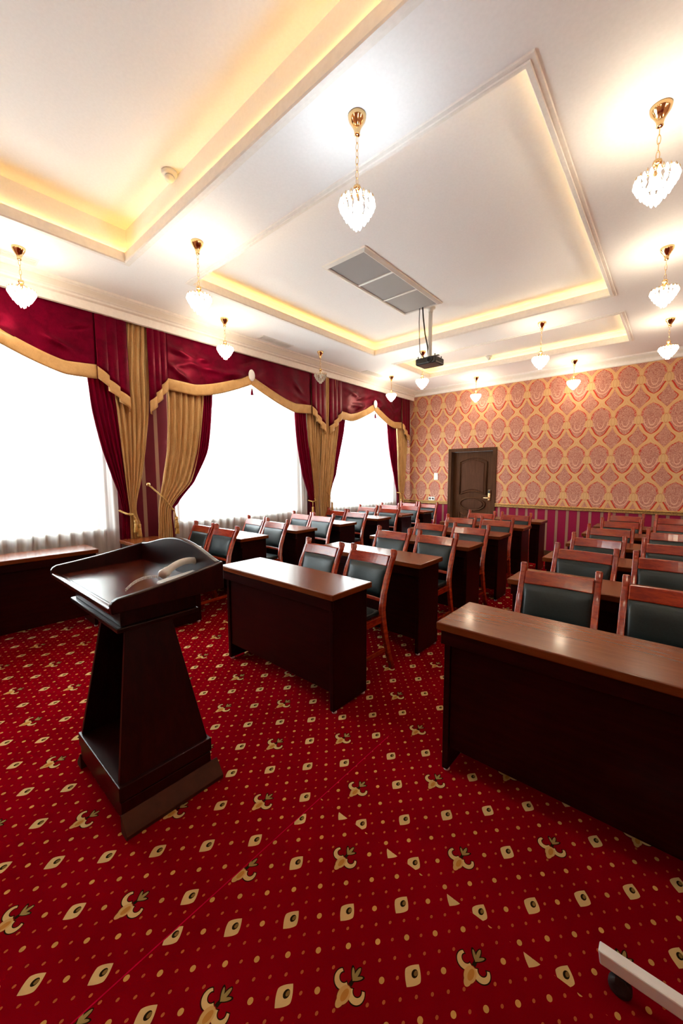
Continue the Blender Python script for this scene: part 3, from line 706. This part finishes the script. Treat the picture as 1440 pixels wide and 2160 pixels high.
# ------------------------------------------------------------------ chairs
def make_chair(label, loc, rz):
    """origin under the middle of the back posts at floor level; the sitter faces -y"""
    t = thing('conference_chair', label, 'chair', loc, rz, 'leather conference chairs')
    hw_ = .197
    def bez(zs): return zs
    pp = [(.00, 0), (-.045, .12), (-.085, .26), (-.115, .40), (-.125, .48), (-.105, .60), (-.065, .71), (-.022, .80), (.004, .845), (.015, .872), (.013, .893), (.000, .907)]
    for s_ in (-1, 1):
        mb = MB(); w = .017
        for i in range(len(pp)-1):
            (y0, z0), (y1, z1) = pp[i], pp[i+1]
            d0 = .017+.008*(1-abs(z0-.45)/.5) if z0 < .9 else .014; d1 = .017+.008*(1-abs(z1-.45)/.5) if z1 < .9 else .012
            if i >= 7: d0, d1 = d0+(.006 if i > 8 else .002), d1+(.006 if i < 10 else -.006)
            x0, x1 = s_*hw_-w, s_*hw_+w
            b_ = [(x0, y0-d0, z0), (x1, y0-d0, z0), (x1, y0+d0, z0), (x0, y0+d0, z0)]; t_ = [(x0, y1-d1, z1), (x1, y1-d1, z1), (x1, y1+d1, z1), (x0, y1+d1, z1)]
            mb.hexa(b_, t_)
        bm_o = mb.build('back_post', M['chairwood'], t)
        bm = bmesh.new(); bm.from_mesh(bm_o.data); bmesh.ops.remove_doubles(bm, verts=bm.verts, dist=1e-5)
        seen = {}
        for f in bm.faces: seen.setdefault(tuple(round(c_, 4) for c_ in f.calc_center_median()), []).append(f)
        bmesh.ops.delete(bm, geom=[f for l in seen.values() if len(l) > 1 for f in l], context='FACES_ONLY')
        for f in bm.faces: f.smooth = True
        bm.to_mesh(bm_o.data); bm.free()
        md = bm_o.modifiers.new('bevel', 'BEVEL'); md.width = .007; md.segments = 3; md.limit_method = 'ANGLE'; md.angle_limit = .9
        # front leg
        MB().hexa([(s_*(hw_-.003)-.014, -.535, 0), (s_*(hw_-.003)+.014, -.535, 0), (s_*(hw_-.003)+.014, -.507, 0), (s_*(hw_-.003)-.014, -.507, 0)],
                  [(s_*(hw_-.003)-.019, -.535, .40), (s_*(hw_-.003)+.019, -.535, .40), (s_*(hw_-.003)+.019, -.495, .40), (s_*(hw_-.003)-.019, -.495, .40)]).build('front_leg', M['chairwood'], t, bevel=.004)
        MB().box(*sorted((s_*(hw_-.012), s_*(hw_+.010))), -.4945, -.142, .385, .435).build('side_rail', M['chairwood'], t, bevel=.004)
        MB().box(*sorted((s_*(hw_-.010), s_*(hw_+.006))), -.506, -.083, .15, .178).build('stretcher', M['chairwood'], t, bevel=.003)
    MB().box(-hw_+.0165, hw_-.0165, -.530, -.506, .375, .435).build('front_rail', M['chairwood'], t, bevel=.004)
    MB().box(-hw_+.0175, hw_-.0175, -.128, -.104, .385, .430).build('rear_rail', M['chairwood'], t, bevel=.004)
    MB().box(-hw_+.013, hw_-.013, -.505, -.13, .4355, .475).build('seat', M['leather'], t, bevel=.018, seg=3)
    # crest rail follows the lean of the posts, slightly dished
    def slab(z0, z1, y0, y1, th, name, mat, bev, bul=0., n=10):
        W_ = hw_-.0175
        def front(u, v):
            xx_ = -W_+2*W_*u; yy = y0+(y1-y0)*v+.012*math.cos(PI*(u-.5)); zz = z0+(z1-z0)*v
            return xx_, yy, zz
        vs = []; fs = []
        nu, nv = n, 6
        for side in (0, 1):
            for j in range(nv+1):
                for i in range(nu+1):
                    u_, v_ = i/nu, j/nv; xx_, yy, zz = front(u_, v_)
                    b_ = bul*(max(0, 1-abs(2*u_-1)**6))*(max(0, 1-abs(2*v_-1)**6))
                    vs.append((xx_, yy+(th/2+b_*.4 if side else -th/2-b_), zz))
        N = (nu+1)*(nv+1)
        for j in range(nv):
            for i in range(nu):
                a_ = j*(nu+1)+i; q = (a_, a_+1, a_+nu+2, a_+nu+1); fs.append(q); fs.append(tuple(N+k_ for k_ in reversed(q)))
        for i in range(nu):
            fs.append((i, N+i, N+i+1, i+1)); a_ = nv*(nu+1)+i; fs.append((a_, a_+1, N+a_+1, N+a_))
        for j in range(nv):
            a_ = j*(nu+1); fs.append((a_, a_+nu+1, N+a_+nu+1, N+a_)); a_ += nu; fs.append((a_, N+a_, N+a_+nu+1, a_+nu+1))
        mb = MB(); mb.add(vs, fs, bul > 0); return mb.build(name, mat, t, bevel=bev)
    slab(.784, .858, -.042, -.009, .026, 'crest_rail', M['chairwood'], .006)
    slab(.535, .560, -.122, -.112, .022, 'lower_rail', M['chairwood'], .004)
    slab(.562, .782, -.112, -.043, .022, 'back_pad', M['leather'], 0, .016, 16)
    return t
rnd = random.Random(5); proto = None
def chairs(col, xs, ys, skip=()):
    global proto
    for i, y in enumerate(ys):
        for j, x_ in enumerate(xs):
            if (i, j) in skip: continue
            lab = 'green leather chair, %s of the two behind the %s desk in the %s' % (('left', 'right')[j], ORD[i], col)
            if i == 0 and col[0] == 'w': x_ += .065
            rz = math.radians(rnd.uniform(-2.5, 2.5)); p = (x_+rnd.uniform(-.015, .015), y+rnd.uniform(-.02, .02), 0)
            if proto is None: proto = make_chair(lab, p, rz)
            else:
                o = dup(proto); o.location = p; o.rotation_euler = (0, 0, rz); o['label'] = lab
chairs('window column', (-4.315, -3.850), [2.36, 3.17, 4.05, 4.82, 5.76, 6.45, 7.15])
chairs('middle column', (-2.24, -1.745), [2.37, 3.42, 4.25, 5.12, 5.93])
chairs('right column', (-.51, .02), [2.56, 3.45, 4.20, 5.08, 5.94, 6.79])

# ------------------------------------------------------------------ lectern
LC = -1.885
t = thing('lectern', 'dark mahogany lectern with a tapered pedestal and raised tray at the front of the room', 'lectern', (LC, .5, 0))
def R_(x0, x1, y0, y1, z): return [(x0, y0, z), (x1, y0, z), (x1, y1, z), (x0, y1, z)]
Wd = M['lectern']
bx = .262
# plinth: closed on the front and sides, set back on the speaker's side
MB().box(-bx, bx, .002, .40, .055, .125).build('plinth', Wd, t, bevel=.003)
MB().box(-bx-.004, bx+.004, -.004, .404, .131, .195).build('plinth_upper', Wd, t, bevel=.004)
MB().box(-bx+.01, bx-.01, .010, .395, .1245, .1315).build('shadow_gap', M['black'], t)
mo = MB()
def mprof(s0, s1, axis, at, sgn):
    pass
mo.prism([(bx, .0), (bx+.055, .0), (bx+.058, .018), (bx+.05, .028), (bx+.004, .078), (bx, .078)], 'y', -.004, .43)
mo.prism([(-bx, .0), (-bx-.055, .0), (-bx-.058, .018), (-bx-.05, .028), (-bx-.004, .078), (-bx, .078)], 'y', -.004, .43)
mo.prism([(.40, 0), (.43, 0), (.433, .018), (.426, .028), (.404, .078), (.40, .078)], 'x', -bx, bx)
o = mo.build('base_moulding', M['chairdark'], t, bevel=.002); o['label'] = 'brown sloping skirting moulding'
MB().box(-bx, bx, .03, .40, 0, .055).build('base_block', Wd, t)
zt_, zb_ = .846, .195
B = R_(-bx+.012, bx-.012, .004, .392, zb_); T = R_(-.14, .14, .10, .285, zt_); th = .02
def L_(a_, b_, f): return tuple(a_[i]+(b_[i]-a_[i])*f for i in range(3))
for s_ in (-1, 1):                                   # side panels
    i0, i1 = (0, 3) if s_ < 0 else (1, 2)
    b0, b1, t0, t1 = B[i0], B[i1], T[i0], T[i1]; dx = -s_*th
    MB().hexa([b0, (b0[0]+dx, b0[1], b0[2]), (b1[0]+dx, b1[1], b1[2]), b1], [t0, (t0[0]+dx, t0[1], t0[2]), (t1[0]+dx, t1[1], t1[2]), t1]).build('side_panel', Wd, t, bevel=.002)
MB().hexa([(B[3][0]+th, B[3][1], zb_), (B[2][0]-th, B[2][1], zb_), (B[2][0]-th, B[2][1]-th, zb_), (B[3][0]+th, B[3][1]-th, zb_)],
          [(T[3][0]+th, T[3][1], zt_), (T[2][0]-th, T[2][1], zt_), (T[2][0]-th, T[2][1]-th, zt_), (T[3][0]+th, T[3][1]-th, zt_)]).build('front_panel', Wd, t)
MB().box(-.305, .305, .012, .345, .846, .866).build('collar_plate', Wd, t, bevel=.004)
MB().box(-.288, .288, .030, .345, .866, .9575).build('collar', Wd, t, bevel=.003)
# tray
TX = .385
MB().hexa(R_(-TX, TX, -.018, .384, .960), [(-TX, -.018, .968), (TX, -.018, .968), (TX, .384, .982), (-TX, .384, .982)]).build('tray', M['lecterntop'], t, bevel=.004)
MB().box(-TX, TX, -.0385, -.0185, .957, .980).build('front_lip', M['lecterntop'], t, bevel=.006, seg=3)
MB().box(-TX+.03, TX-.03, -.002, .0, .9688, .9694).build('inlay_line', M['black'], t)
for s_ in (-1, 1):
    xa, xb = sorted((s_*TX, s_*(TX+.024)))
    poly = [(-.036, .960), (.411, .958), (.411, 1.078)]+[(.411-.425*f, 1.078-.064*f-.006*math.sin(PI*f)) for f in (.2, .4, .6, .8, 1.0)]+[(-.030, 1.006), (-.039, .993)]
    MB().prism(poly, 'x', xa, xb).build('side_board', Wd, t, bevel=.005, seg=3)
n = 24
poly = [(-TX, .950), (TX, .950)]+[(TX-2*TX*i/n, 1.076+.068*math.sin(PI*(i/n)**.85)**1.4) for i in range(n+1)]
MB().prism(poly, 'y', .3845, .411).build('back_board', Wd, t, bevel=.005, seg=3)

ph = thing('telephone', 'white telephone with handset and coiled cord lying on the lectern tray', 'telephone', (-1.600, .795, .984))
MB().hexa(R_(-.08, .08, -.09, .085, 0), [(-.075, -.085, .014), (.075, -.085, .014), (.075, .08, .032), (-.075, .08, .032)]).build('body', M['phone'], ph, bevel=.005, seg=3)
hp = []
for i in range(17):
    f = i/16; hp.append((-.012-.078*f, -.092+.215*f, .050+.012*f+.026*math.sin(PI*f)))
MB().tube(hp, [.019 if (i < 3 or i > 13) else .0150 for i in range(17)], 12).sphere(hp[1], .023, .026, .020).sphere(hp[-2], .023, .026, .020).build('handset', M['phone'], ph)
for r_ in range(4):
    for c_ in range(3): MB().box(.005+c_*.022, .021+c_*.022, -.07+r_*.026, -.054+r_*.026, .014+r_*.0027, .023+r_*.0027).build('key', M['rubber'], ph)
cp = []
N_ = 330
for i in range(N_+1):
    f = i/N_; an = 2*PI*26*f
    cp.append((-.022-.022*math.sin(PI*f)-.02*f+.0050*math.cos(an), -.10-.125*f, .044-.034*f+.05*f*(1-f)+.0050*math.sin(an)))
MB().tube(cp, .0016, 4).build('coiled_cord', M['phone'], ph)

# ------------------------------------------------------------------ pendant lamps
def lamp(x_, y_, long, state, where):
    kind_ = {'warm': 'lit warm', 'cool': 'lit cool white', 'off': 'unlit'}[state]
    t = thing('pendant_lamp', 'brass pendant lamp with %s crystals, %s' % (kind_, where), 'lamp', (x_, y_, ZC), 0, 'crystal pendant lamps')
    dr = -.085 if long else 0.
    can = MB().lathe([(.047, 0), (.047, -.008), (.043, -.022), (.030, -.042), (.019, -.062), (.014, -.082), (.016, -.090), (.009, -.096)], n=24).build('canopy', M['brass'], t)
    zc0, zc1 = -.096, -.245+dr
    mb = MB(); nl = int(round((zc0-zc1)/.034)); ln = (zc0-zc1)/nl
    for i in range(nl):
        zc = zc0-ln*(i+.5); pts = []
        for q in range(10):
            an = 2*PI*q/10; a_, b_ = .0075*math.cos(an), (ln*.60)*math.sin(an)
            pts.append((a_, 0, zc+b_) if i % 2 else (0, a_, zc+b_))
        mb.tube(pts, .0019, 5, True)
    mb.build('chain', M['brass'], t)
    MB().lathe([(.004, -.245+dr), (.018, -.250+dr), (.021, -.262+dr), (.017, -.270+dr), (.009, -.276+dr), (.009, -.325+dr), (.016, -.33+dr)], n=16).build('stem', M['brass'], t)
    z0 = -.335+dr
    fr_ = MB()
    fr_.tube([(.086*math.cos(2*PI*q/28), .086*math.sin(2*PI*q/28), z0-.004) for q in range(28)], .003, 5, True)
    for q in range(6):
        an = 2*PI*q/6; fr_.tube([(.010*math.cos(an), .010*math.sin(an), -.272+dr), (.05*math.cos(an), .05*math.sin(an), z0+.012), (.086*math.cos(an), .086*math.sin(an), z0-.002)], .0022, 5)
    for q in range(18):
        an = 2*PI*(q+.5)/18; fr_.tube([(.088*math.cos(an), .088*math.sin(an), z0-.004), (.092*math.cos(an), .092*math.sin(an), z0+.010), (.089*math.cos(an), .089*math.sin(an), z0+.021)], [.0022, .0028, .0012], 5)
    fr_.build('frame', M['brass'], t)
    cm = M['crys_'+state]
    # one faceted drop, shared by all
    tiers = [(.088, .012, 18, .042), (.075, -.012, 16, .042), (.060, -.037, 13, .042), (.040, -.061, 9, .042), (.016, -.084, 5, .044)]
    spots = []
    for k_, (r_, dz, n_, ln_) in enumerate(tiers):
        for q in range(n_):
            an = 2*PI*(q+.5*(k_ % 2))/n_; spots.append((r_*math.cos(an), r_*math.sin(an), z0+dz, ln_))
    def drop(mb, c, ln_, n=6):
        pr_ = [(.0025, 0), (.0085, -ln_*.38), (.0092, -ln_*.62), (.0055, -ln_*.88), (.0012, -ln_)]
        vs = []; fs = []
        for r_, z_ in pr_:
            for k_ in range(n): an = 2*PI*k_/n; vs.append((c[0]+r_*math.cos(an), c[1]+r_*math.sin(an), c[2]+z_))
        for i in range(len(pr_)-1):
            for k_ in range(n): j = (k_+1) % n; fs.append((i*n+k_, i*n+j, (i+1)*n+j, (i+1)*n+k_))
        fs.append(tuple(range(n-1, -1, -1))); fs.append(tuple(range((len(pr_)-1)*n, len(pr_)*n))); mb.add(vs, fs)
    if math.hypot(x_, y_) < 3.2:
        mesh = {}
        for c in spots:
            if c[3] not in mesh: q = MB(); drop(q, (0, 0, 0), c[3]); mesh[c[3]] = q.mesh('crystal', cm)
            o = bpy.data.objects.new('crystal', mesh[c[3]]); COL.objects.link(o); o.parent = t; o.location = c[:3]
    else:
        q = MB()
        for c in spots: drop(q, c[:3], c[3])
        q.build('crystals', cm, t)['kind'] = 'stuff'
    if state != 'off':
        MB().sphere((0, 0, z0-.02), .022, .022, .032).build('bulb', M['bulb_'+state], t)
        ld = bpy.data.lights.new('lamp_light', 'POINT'); ld.energy = LAMP_W*(.65 if state == 'cool' else 1.); ld.shadow_soft_size = .07; ld.color = COOL if state == 'cool' else WARM
        lo = bpy.data.objects.new('lamp_light', ld); COL.objects.link(lo); lo.parent = t; lo.location = (0, 0, z0-.02)
    else:
        MB().sphere((0, 0, z0-.02), .022, .022, .032).build('bulb', M['white'], t)
for (x_, y_, lg, st, wh) in [
    (-1.345, 1.68, 1, 'cool', 'nearest lamp at top centre'),
    (-.17, 2.64, 0, 'warm', 'nearest of the row along the right edge'),
    (-.17, 4.23, 0, 'warm', 'second of the row along the right edge'),
    (-.17, 6.12, 0, 'warm', 'farthest of the row along the right edge'),
    (-2.955, 1.685, 1, 'warm', 'between the near tray and the middle tray'),
    (-4.105, .78, 0, 'warm', 'nearest of the row along the window cornice'),
    (-4.105, 2.65, 0, 'warm', 'second of the row along the window cornice'),
    (-4.105, 4.26, 0, 'off', 'third of the row along the window cornice'),
    (-4.105, 6.15, 0, 'warm', 'farthest of the row along the window cornice'),
    (-2.96, 5.255, 1, 'warm', 'behind the projector, between two trays'),
    (-1.34, 5.24, 1, 'warm', 'right of the projector, between two trays'),
    (-1.35, 7.26, 0, 'warm', 'close to the damask wall, right of the door'),
    (-2.95, 7.26, 0, 'warm', 'close to the damask wall, above the door')]:
    lamp(x_, y_, lg, st, wh)
# unseen lamps added right, overhead and behind to light the rest of the room
for x_, y_, wh in ((-.17, .78, 'added unseen overhead'), (1.2, 1.68, 'added unseen at the right, near row, inner'), (2.6, 1.68, 'added unseen at the right, near row, outer'),
                   (1.2, 5.24, 'added unseen at the right, far row, inner'), (2.6, 5.24, 'added unseen at the right, far row, outer'), (-1.345, -.9, 'added unseen behind the camera, inner'), (-2.955, -.9, 'added unseen behind the camera, window side')):
    lamp(x_, y_, 0, 'warm', wh)

# ------------------------------------------------------------------ ceiling fittings
gx0, gx1, gy0, gy1 = -2.625, -2.205, 2.85, 4.22
t = thing('air_grille', 'large white-framed ceiling grille of three grey mesh panels in the middle tray', 'air vent', (0, 0, ZU))
mb = MB(); frame_loop(mb, gx0, gx1, gy0, gy1, [(0, 0), (0, -.018), (.012, -.024), (.045, -.012), (.05, 0)]); mb.build('frame', M['white'], t)
ly3 = (gy1-gy0)/3
for i in range(3):
    MB().box(gx0, gx1, gy0+i*ly3+.012, gy0+(i+1)*ly3-.012, -.010, -.002).build('mesh_panel', M['grille'], t)
for i in (1, 2): MB().box(gx0, gx1, gy0+i*ly3-.012, gy0+i*ly3+.012, -.018, -.001).build('divider', M['white'], t)
def slot_vent(label, y0, y1):
    t = thing('slot_vent', label, 'air vent', (-4.265, (y0+y1)/2, ZC), 0, 'slot vents along the window cornice'); h = (y1-y0)/2
    mb = MB(); frame_loop(mb, -.055, .055, -h, h, [(0, 0), (0, -.006), (.014, -.006), (.018, 0)]); mb.build('frame', M['white'], t)
    MB().box(-.055, .055, -h, h, -.002, -.0005).build('backing', M['grille'], t)
    for i in range(5): MB().box(-.05+i*.022, -.038+i*.022, -h, h, -.006, -.0025).build('slat', M['white'], t)
slot_vent('slim grey slot vent in the ceiling over the middle window', 3.30, 3.80)
slot_vent('slim slot vent in the ceiling over the nearest window, left edge', .35, .92)
slot_vent('slim slot vent in the ceiling over the farthest window', 5.55, 6.05)
def smoke(label, loc, s_=1.):
    t = thing('smoke_detector', label, 'smoke detector', loc, 0, 'smoke detectors')
    MB().lathe([(.052*s_, 0), (.052*s_, -.012), (.046*s_, -.022), (.034*s_, -.026)], n=24).build('base', M['white'], t)
    MB().lathe([(.030*s_, -.026), (.034*s_, -.040), (.022*s_, -.056), (.010*s_, -.060)], n=20).build('sensor', M['white'], t)
smoke('white smoke detector at the edge of the nearest ceiling tray', (-2.79, 1.40, TRAY_Z[0]))
smoke('white smoke detector by the farthest ceiling tray near the damask wall', (-2.50, 6.66, ZU))

px_, py_ = -2.33, 4.31
t = thing('projector', 'black projector hanging on a white pole from the ceiling', 'projector', (px_, py_, 0))
MB().box(-.135, .135, -.11, .11, 2.762, 2.842).build('body', M['black'], t, bevel=.018, seg=3)
MB().lathe([(.034, 0), (.034, .022), (.026, .022), (.024, .006)], n=20).build('lens', M['rubber'], t).matrix_local = Matrix.Translation((.06, -.105, 2.802)) @ Matrix.Rotation(PI/2, 4, 'X')
mb = MB()
for i in range(7): mb.box(.134, .138, -.09+i*.026, -.078+i*.026, 2.78, 2.825)
mb.build('side_vent', M['rubber'], t)
mb = MB(); [mb.tube([(s_*.11, yy, 2.84), (s_*.11, yy, 2.868)], .006, 6) for s_ in (-1, 1) for yy in (-.08, .08)]; mb.box(-.12, .12, -.015, .015, 2.862, 2.870); mb.build('mount_arm', M['black'], t)
MB().tube([(0, 0, 2.865), (0, 0, ZU-.01)], .024, 14).build('pole', M['white'], t)
MB().lathe([(.055, ZU), (.055, ZU-.012), (.03, ZU-.02), (.03, ZU-.05)], n=20).build('ceiling_plate', M['white'], t)
MB().tube([(-.09, -.10, ZU-.012), (-.10, -.09, 3.26), (-.11, -.06, 3.1), (-.135, 0, 2.95), (-.11, .04, 2.90), (-.05, .05, 2.835)], .0045, 6).build('cable', M['black'], t)
MB().tube([(-.05, -.10, ZU-.012), (-.045, -.09, 3.30), (-.03, -.07, 3.12), (-.015, -.03, 2.98), (-.03, .03, 2.835)], .008, 6).build('cable', M['black'], t)

# ------------------------------------------------------------------ mobile stand foot at the lower right
t = thing('board_stand', 'white metal foot of a wheeled board stand at the lower right corner', 'stand', (-.09, 1.228, 0))
MB().hexa([(0.006, -.016, .062), (.72, -.016, .062), (.72, .016, .062), (.006, .016, .062)], [(0, -.016, .102), (.72, -.016, .102), (.72, .016, .102), (0, .016, .102)]).build('foot_bar', M['white'], t, bevel=.004)
for xx_ in (.055, .66):
    c = MB().lathe([(.014, -.011), (.026, -.011), (.028, -.006), (.028, .006), (.026, .011), (.014, .011)], n=20).build('caster', M['rubber'], t)
    c.matrix_local = Matrix.Translation((xx_, -.006, .028)) @ Matrix.Rotation(PI/2, 4, 'X')
    MB().box(xx_-.012, xx_+.012, -.02, .012, .040, .0615).build('fork', M['black'], t)
MB().box(.35, .385, -.016, .016, .1025, 1.6).build('upright', M['white'], t, bevel=.003)
